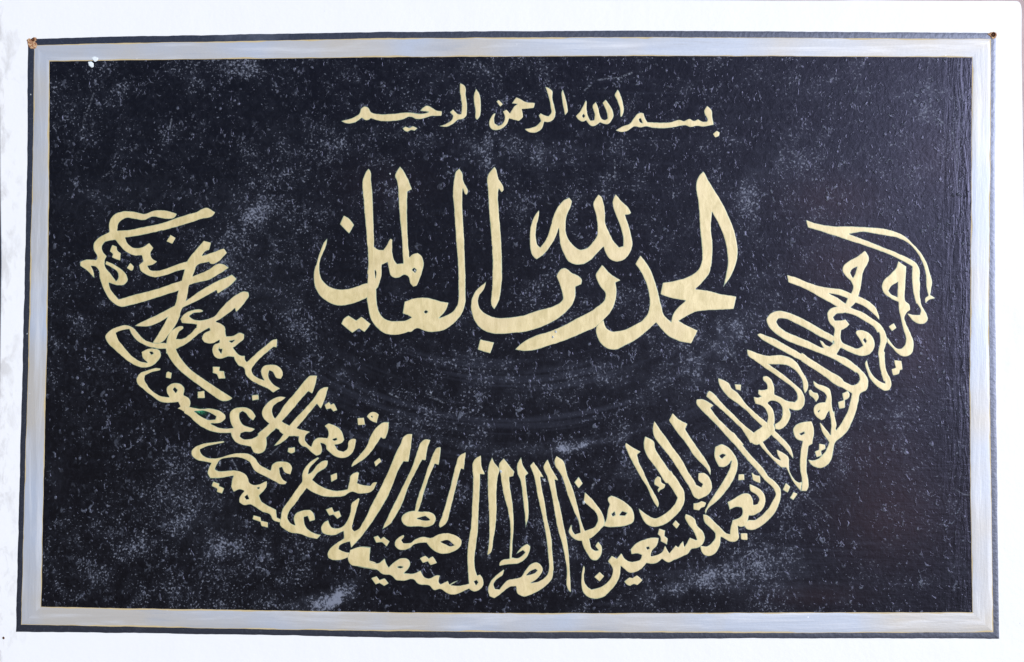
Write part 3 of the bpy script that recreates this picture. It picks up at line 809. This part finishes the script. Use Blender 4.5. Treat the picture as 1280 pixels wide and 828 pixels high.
P 610,180 650,153 705,158 680,220 655,365 620,360 560,470 490,610 410,820 330,960 310,990 215,1058 240,1000 330,810 430,610 520,420 570,270
P 760,240 805,230 800,310 785,415 745,400 690,530 640,680 600,820 580,870 540,880 560,780 630,570 690,390 740,270
P 985,320 1055,278 1035,460 1005,445 970,580 930,740 900,860 850,1000 795,1038 785,1020 810,930 850,800 900,620 950,420
@450,590
P 410,460 430,425 460,405 540,385 600,395 690,398 745,430 758,470 740,515 690,545 580,545 450,535 420,505
H 570,465 650,440 695,478 650,485
P 350,690 380,655 435,625 440,640 415,680 430,710 490,708 560,665 620,645 710,655 780,622 880,612 960,635 1010,680 1010,720 960,780 880,812 800,815 720,775 680,730 660,705 590,710 540,725 490,765 430,780 370,765 345,730
H 800,695 870,680 940,730 900,740 850,720
W
@450,530
P 440,120 470,103 525,98 512,200 485,380 435,375 390,450 340,570 290,700 200,860 100,1010 0,1140 -90,1240 -110,1130 0,1040 100,830 200,640 290,450 350,300 400,200
@350,620
P 905,510 800,505 750,530 720,555 620,548 585,530 590,500 640,470 690,458 750,450 800,410 870,310 960,190 1060,10 970,0 880,160 820,270 780,330 740,352 720,330 730,260 760,150 795,30 780,18 710,80 700,160 670,240 620,305 560,322 510,305 480,240 440,260 408,320 420,365 470,390 540,392 630,355 635,425 560,470 500,520 470,580 480,620 540,642 610,638 680,612 710,660 760,700 840,720 900,730 980,740 960,670 890,640
P 450,135 520,108 540,160 590,145 615,205 570,232 530,190 490,200
# curve left
W
@350,570
P 395,20 375,10 300,60 240,130 218,200 220,250 180,310 80,450 20,540 5,620 0,690 40,730 110,765 200,780 280,810 370,828 415,785 350,770 290,740 250,690 240,610 275,600 295,655 350,640 340,580 300,535 230,540 160,570 135,620 150,690 110,670 75,620 90,560 150,480 230,370 265,325 330,365 420,400 540,412 640,400 720,360 780,375 920,350 970,260 925,265 900,295 830,290 770,270 790,165 770,160 700,200 690,260 670,330 600,345 500,335 400,295 325,240 380,170 470,100 480,45 440,45 380,80 300,170 280,180 300,120 345,70
P 500,190 570,165 568,230 510,265
P 935,60 990,15 1015,55 950,110
W
@350,490
P 1020,305 1088,298 1075,400 1050,465 1025,470 1005,455 930,570 850,660 770,715 705,755 715,720 780,640 860,540 910,420 960,350
P 860,245 900,205 940,200 985,225 965,315 900,285
H 905,245 918,240 920,258
P 768,260 838,255 848,330 775,332
P 440,340 480,310 530,325 590,360 630,430 642,480 610,515 545,528 580,580 630,595 665,570 690,480 720,465 758,470 745,560 710,620 680,645 610,660 550,645 490,600 460,570 455,530 430,515 405,510 420,590 400,625 360,640 310,600 260,555 210,535 182,490 185,440 110,445 0,400 -30,300 20,300 100,335 220,375 315,400 260,430 250,470 280,520 310,545 330,490 380,455 470,460 480,430 475,380
H 525,475 560,462 565,475 540,485
P 442,130 490,95 505,125 540,110 575,185 530,200 505,165 460,178
P 80,555 150,548 152,600 115,615 72,600
@300,450
P 810,285 840,272 880,270 850,380 805,490 765,440 700,520 600,640 520,730 413,828 370,850 328,863 400,780 500,640 620,510 720,400
W
@300,450
P 640,210 690,160 770,155 745,270 720,340 680,315 620,380 530,490 420,610 350,690 260,780 170,740 250,670 350,580 440,450 560,310
P 465,370 430,400 370,430 330,470 325,530 345,575 400,600 440,625 560,680 715,715 665,735 640,765 500,755 400,705 310,650 260,610 225,565 220,510 265,435 330,385 400,365
P 115,350 185,345 190,395 120,410
@230,500
P 840,240 910,295 820,375 825,450 810,500 740,538 690,525 665,465 600,455 530,430 480,380 465,330 400,333 300,322 200,285 120,230 60,170 0,130 0,60 60,70 130,85 300,90 370,115 415,160 415,190 370,225 270,238 350,275 430,285 490,280 470,240 455,180 460,120 500,85 580,70 640,80 690,120 715,165 690,210 650,180 610,130 580,115 555,130 555,190 590,245 650,270 712,290 660,322 600,322 565,335 560,365 590,388 640,392 700,375 770,320
H 105,115 180,110 250,125 320,165 310,195 250,198 180,170
W
@230,500
P 400,408 405,425 330,440 240,460 160,495 170,530 220,570 300,582 360,575 450,545 550,530 640,535 700,570 750,640 860,700 875,650 910,620 980,612 1050,630 1078,670 1060,745 1000,720 975,670 950,680 955,730 980,785 1030,818 1010,840 960,840 900,810 780,750 700,700 650,620 600,590 540,575 440,578 360,600 330,640 310,690 340,705 420,705 500,700 580,720 630,760 650,820 690,845 740,840 830,802 825,857 750,957 770,1007 850,1057 920,1092 925,1170 990,1200 960,1225 880,1190 860,1147 780,1117 720,1077 660,1042 600,1052 550,1022 550,977 600,907 560,892 495,917 470,867 475,807 490,757 420,770 350,782 260,782 235,730 245,680 270,630 200,615 130,600 75,550 75,510 110,470 180,440 300,420
H 605,967 630,945 645,985 620,990
H 730,877 750,872 745,885
@230,570
P 290,250 355,275 350,300 405,320 380,378 325,360 330,330 275,300
P 690,590 765,610 770,645 840,660 835,715 770,700 760,660 680,630
W
@230,420
P 905,33 930,30 925,122 890,112 800,190 700,290 675,330 690,380 740,420 795,440 770,390 765,340 790,300 850,285 930,295 975,335 985,390 965,430 920,420 880,360 850,345 840,400 870,460 960,525 890,565 820,520 740,485 660,440 615,390 595,320 540,295 510,250 495,212 440,208 380,228 320,220 288,180 282,120 300,85 340,70 400,60 480,105 530,170 570,195 610,195 610,240 625,258 700,190 800,105
H 345,140 360,95 378,120 370,175
P 285,305 365,305 355,345 400,350 415,425 345,430 330,385 285,370
P 135,555 205,545 208,620 135,622
P 675,590 745,580 748,640 685,645
@200,330
P 440,468 400,452 320,460 240,500 200,550 220,590 290,598 365,605 360,640 300,700 220,745 160,750 170,700 235,635 210,620 150,640 100,690 70,760 60,828 60,900 200,830 300,760 400,690 490,640 500,660 430,700 415,740 440,785 520,795 590,760 590,850 700,840 660,720 640,620 560,575 640,525 745,445 755,490 850,380 888,310 880,280 830,272 770,300 700,350 600,450 540,520 470,550 400,560 320,545 290,520 330,495 430,475
P 590,740 650,722 720,718 800,685 840,700 838,745 790,790 720,840 640,835
H 690,770 740,760 715,785
W
@120,390
P 870,140 875,165 830,200 800,270 800,370 840,450 920,550 1050,650 1180,740 1363,858 1338,878 1258,890 1168,838 1058,758 918,658 798,548 718,438 695,380 700,300 725,220 780,165 830,142
P 695,310 800,270 860,270 930,225 1010,150 1100,150 1000,240 900,320 820,358 695,372
P 360,150 300,130 200,155 120,200 92,245 110,300 200,390 290,470 380,530 460,555 540,548 600,510 650,430 640,385 590,362 510,370 455,400 460,450 510,505 440,490 350,430 280,350 220,270 200,210 260,185 330,175 360,230 400,280 480,330 560,360 640,370 700,372 720,340 700,315 620,310 560,305 490,280 430,220
H 535,400 560,400 570,415 550,425
@160,440
P 328,165 320,185 250,200 170,235 165,270 200,340 270,410 350,445 410,450 385,400 385,360 420,325 470,308 530,320 565,370 555,430 605,458 625,510 615,550 620,640 560,600 530,580 490,565 520,545 500,500 430,508 330,500 250,450 150,370 90,310 85,270 110,220 200,180 280,160
H 450,375 465,355 490,380 475,405
P 385,205 400,195 438,210 430,270 375,260
W
@160,330
P -77,351 50,310 250,260 430,200 535,165 640,125 800,60 910,-5 960,5 1010,40 920,95 830,150 620,210 500,270 390,305 250,350 50,408 -67,430
P 590,20 690,0 650,115 610,215 585,350 540,450 490,590 420,690 320,790 240,790 330,650 400,520 465,410 500,270 540,165
P 1035,105 1085,150 1040,200 890,300 880,265 800,310 650,390 540,440 430,510 300,590 220,620 60,620 150,570 300,500 465,415 570,370 700,280 850,190
@90,310
P 250,100 330,100 330,180 390,260 440,330 460,300 455,250 400,200 330,165 340,130 420,165 500,220 550,280 555,330 520,370 460,375 370,350 380,400 420,460 465,510 600,475 600,568 490,588 430,565 370,510 320,420 275,300 262,220 230,185 190,180 215,230 228,310 200,280 140,220 80,180 80,140 120,120 200,118 240,120
W
@90,250
P 1048,140 1020,180 950,192 870,180 810,170 720,203 640,195 530,185 470,230 450,305 560,300 700,272 900,230 1050,175 1274,110 1274,190 1100,250 900,305 700,350 530,378 560,440 610,475 680,478 770,430 812,480 785,530 800,585 850,615 820,640 755,660 770,690 830,705 920,690 1050,640 1150,610 1150,690 1050,710 920,755 800,770 730,740 680,700 665,650 710,610 695,555 620,555 540,520 470,450 430,400 390,405 320,430 300,470 310,520 350,560 330,600 330,640 250,620 245,550 220,510 215,440 250,390 330,340 370,320 370,230 390,180 440,135 520,112 620,118 720,138 830,105 950,110 1020,130
P 400,445 450,465 455,505 490,530 482,608 395,575 405,540 375,515
P 580,625 620,665 605,705 590,710 545,680
P 980,345 1037,378 1000,440 940,415
@150,250
P 420,230 600,175 750,125 870,78 950,125 930,155 800,195 650,245 420,310
P 835,405 908,425 890,500 850,515 820,555 900,530 1035,482 1068,530 920,640 895,635 885,620 770,655 740,700 720,760 700,840 600,860 640,700 670,610 760,490
"""
def words():
    out, cur, ox, oy, k = [], None, 0, 0, 7.9625
    for ln in DATA.strip().splitlines():
        ln = ln.strip()
        if not ln or ln[0] == '#': continue
        if ln[0] == 'W':
            cur = []; out.append(cur)
        elif ln[0] == '@':
            q = [float(z) for z in ln[1:].split(',')]
            ox, oy = q[0], q[1]; k = q[2] if len(q) > 2 else 7.9625
        else:
            pts = [tuple(float(z) for z in w_.split(',')) for w_ in ln[1:].split()]
            cur.append((ln[0], [(ox + a_ / k, oy + b_ / k) for a_, b_ in pts]))
    return out

STEP = 0.55
for wi, w_ in enumerate(words()):
    allp = np.concatenate([np.array(p) for _, p in w_])
    x0, y0 = allp.min(0) - 3.0
    x1, y1 = allp.max(0) + 3.0
    W, H = int((x1 - x0) / STEP) + 2, int((y1 - y0) / STEP) + 2
    F = np.full((H, W), -3.0)
    gx, gy = x0 + np.arange(W) * STEP, y0 + np.arange(H) * STEP
    for kind, pts in w_:
        sp = smooth_poly(pts)
        a0, b0 = sp.min(0) - 3.0; a1, b1 = sp.max(0) + 3.0
        i0, i1 = max(0, int((a0 - x0) / STEP)), min(W, int((a1 - x0) / STEP) + 2)
        j0, j1 = max(0, int((b0 - y0) / STEP)), min(H, int((b1 - y0) / STEP) + 2)
        X, Y = np.meshgrid(gx[i0:i1], gy[j0:j1])
        d = signed_dist(sp, X, Y)
        sub = F[j0:j1, i0:i1]
        if kind == 'P': np.maximum(sub, d, out=sub)
        else: np.minimum(sub, -d, out=sub)
    # the brush: round the tightest corners a little, and let the edge waver
    Fp = np.pad(F, 1, mode='edge')
    Fb = (Fp[:-2, 1:-1] + Fp[2:, 1:-1] + Fp[1:-1, :-2] + Fp[1:-1, 2:] + 2 * Fp[1:-1, 1:-1]) / 6
    XX, YY = np.meshgrid(gx, gy)
    Fb = Fb + 0.45 * vnoise(XX / 5.0, YY / 5.0) + 0.30 * vnoise(XX / 1.9 + 40, YY / 1.9) - 0.12
    relief("painted_word", Fb, x0, y0, STEP, 0.00040 + 0.00004 * (wi % 5), 0.00010, 1.2, M_GOLD, sign,
           {"edge": lambda U, V, FF: np.clip(FF / 1.6, 0, 1)})

# ------------------------------------------------------------------ nails, chips and splashes
def disc(name, u, v, r, y, h, m, parent, seed, squash=1.0, rough=0.15, n_=18):
    rnd = random.Random(seed)
    verts = [(0, 0, 0)]
    for k_, (rr, hh) in enumerate(((1.0, 0.0), (0.95, 0.75), (0.6, 1.0))):
        for i in range(n_):
            a_ = 2 * math.pi * i / n_
            q = r * rr * (1 + rough * (rnd.random() - 0.5) * 2)
            x, z = P(u + q * math.cos(a_) * squash, v + q * math.sin(a_))
            verts.append((x, -(y + h * hh), z))
    x, z = P(u, v); verts[0] = (x, -(y + h * 1.02), z)
    faces = []
    for k_ in range(2):
        for i in range(n_):
            j = (i + 1) % n_
            faces.append((1 + k_ * n_ + j, 1 + k_ * n_ + i, 1 + (k_ + 1) * n_ + i, 1 + (k_ + 1) * n_ + j)[::-1])
    for i in range(n_):
        faces.append((0, 1 + 2 * n_ + i, 1 + 2 * n_ + (i + 1) % n_)[::-1])
    me = bpy.data.meshes.new(name); me.from_pydata(verts, [], faces)
    for p_ in me.polygons: p_.use_smooth = True
    me.update()
    return link(name, me, m, parent)

def patch(name, pts, y, h, m, parent, seed=0):
    sp = smooth_poly(pts)
    x0, y0 = sp.min(0) - 1.5; x1, y1 = sp.max(0) + 1.5
    st_ = 0.3
    gx, gy = np.arange(x0, x1, st_), np.arange(y0, y1, st_)
    X, Y = np.meshgrid(gx, gy)
    d = signed_dist(sp, X, Y) + 0.9 * vnoise(X / 1.3 + seed * 7, Y / 1.3) + 0.5 * vnoise(X / 0.6, Y / 0.6 + seed * 3)
    return relief(name, d, x0, y0, st_, y, h, 0.8, m, parent, {})

for (u, v, r, ring_pts, sd) in (
        (41.8, 50.0, 2.4, [(34, 50), (37, 48), (39.5, 50.5), (42, 46.5), (46, 48), (45.5, 51), (43.5, 52), (46.5, 55.5), (45.5, 60.5), (40, 61.5), (36, 58.5)], 1),
        (1241.4, 43.8, 3.2, [(1233.8, 42.5), (1237, 41.5), (1240, 40.2), (1245.2, 41), (1245.5, 46.5), (1244, 48.5), (1240.5, 49), (1237.5, 46)], 2)):
    nail = disc("rusty_nail", u, v, r, 0.0010, 0.0011, M_RUST, sign, sd, 0.95, 0.12)
    patch("torn_paint", ring_pts, 0.00088, 0.0007, M_CHIP, nail, sd)
disc("rusty_nail", 4.4, 797.6, 1.6, 0.0, 0.0006, M_RUST, sign, 5, 0.9, 0.15)

SPLASH = [[(114.5, 72.5), (118.5, 71.2), (123, 73), (122.5, 76), (118.5, 77.8), (116, 75.5)],
          [(110.5, 78), (114, 77.2), (117.5, 80), (117, 84), (114.5, 84.8), (111.5, 82)]]
for i, s_ in enumerate(SPLASH):
    patch("paint_splash", s_, 0.00095 if i == 0 else 0.0007, 0.0005, M_SPLASH, sign, i + 3)
SPOTS = [(626, 589.5, 1.7), (680.5, 600.5, 1.9), (729.5, 628.5, 2.2), (694.5, 414.8, 1.6), (691, 421.5, 1.4), (518.5, 338.5, 1.2), (487.5, 217.5, 1.2), (38.5, 118.5, 0.9), (34, 417.5, 0.9)]
for i, (u, v, r) in enumerate(SPOTS):
    disc("paint_fleck", u, v, r, 0.0006, 0.0007, M_SPLASH, sign, 20 + i, 0.8, 0.3, 10)
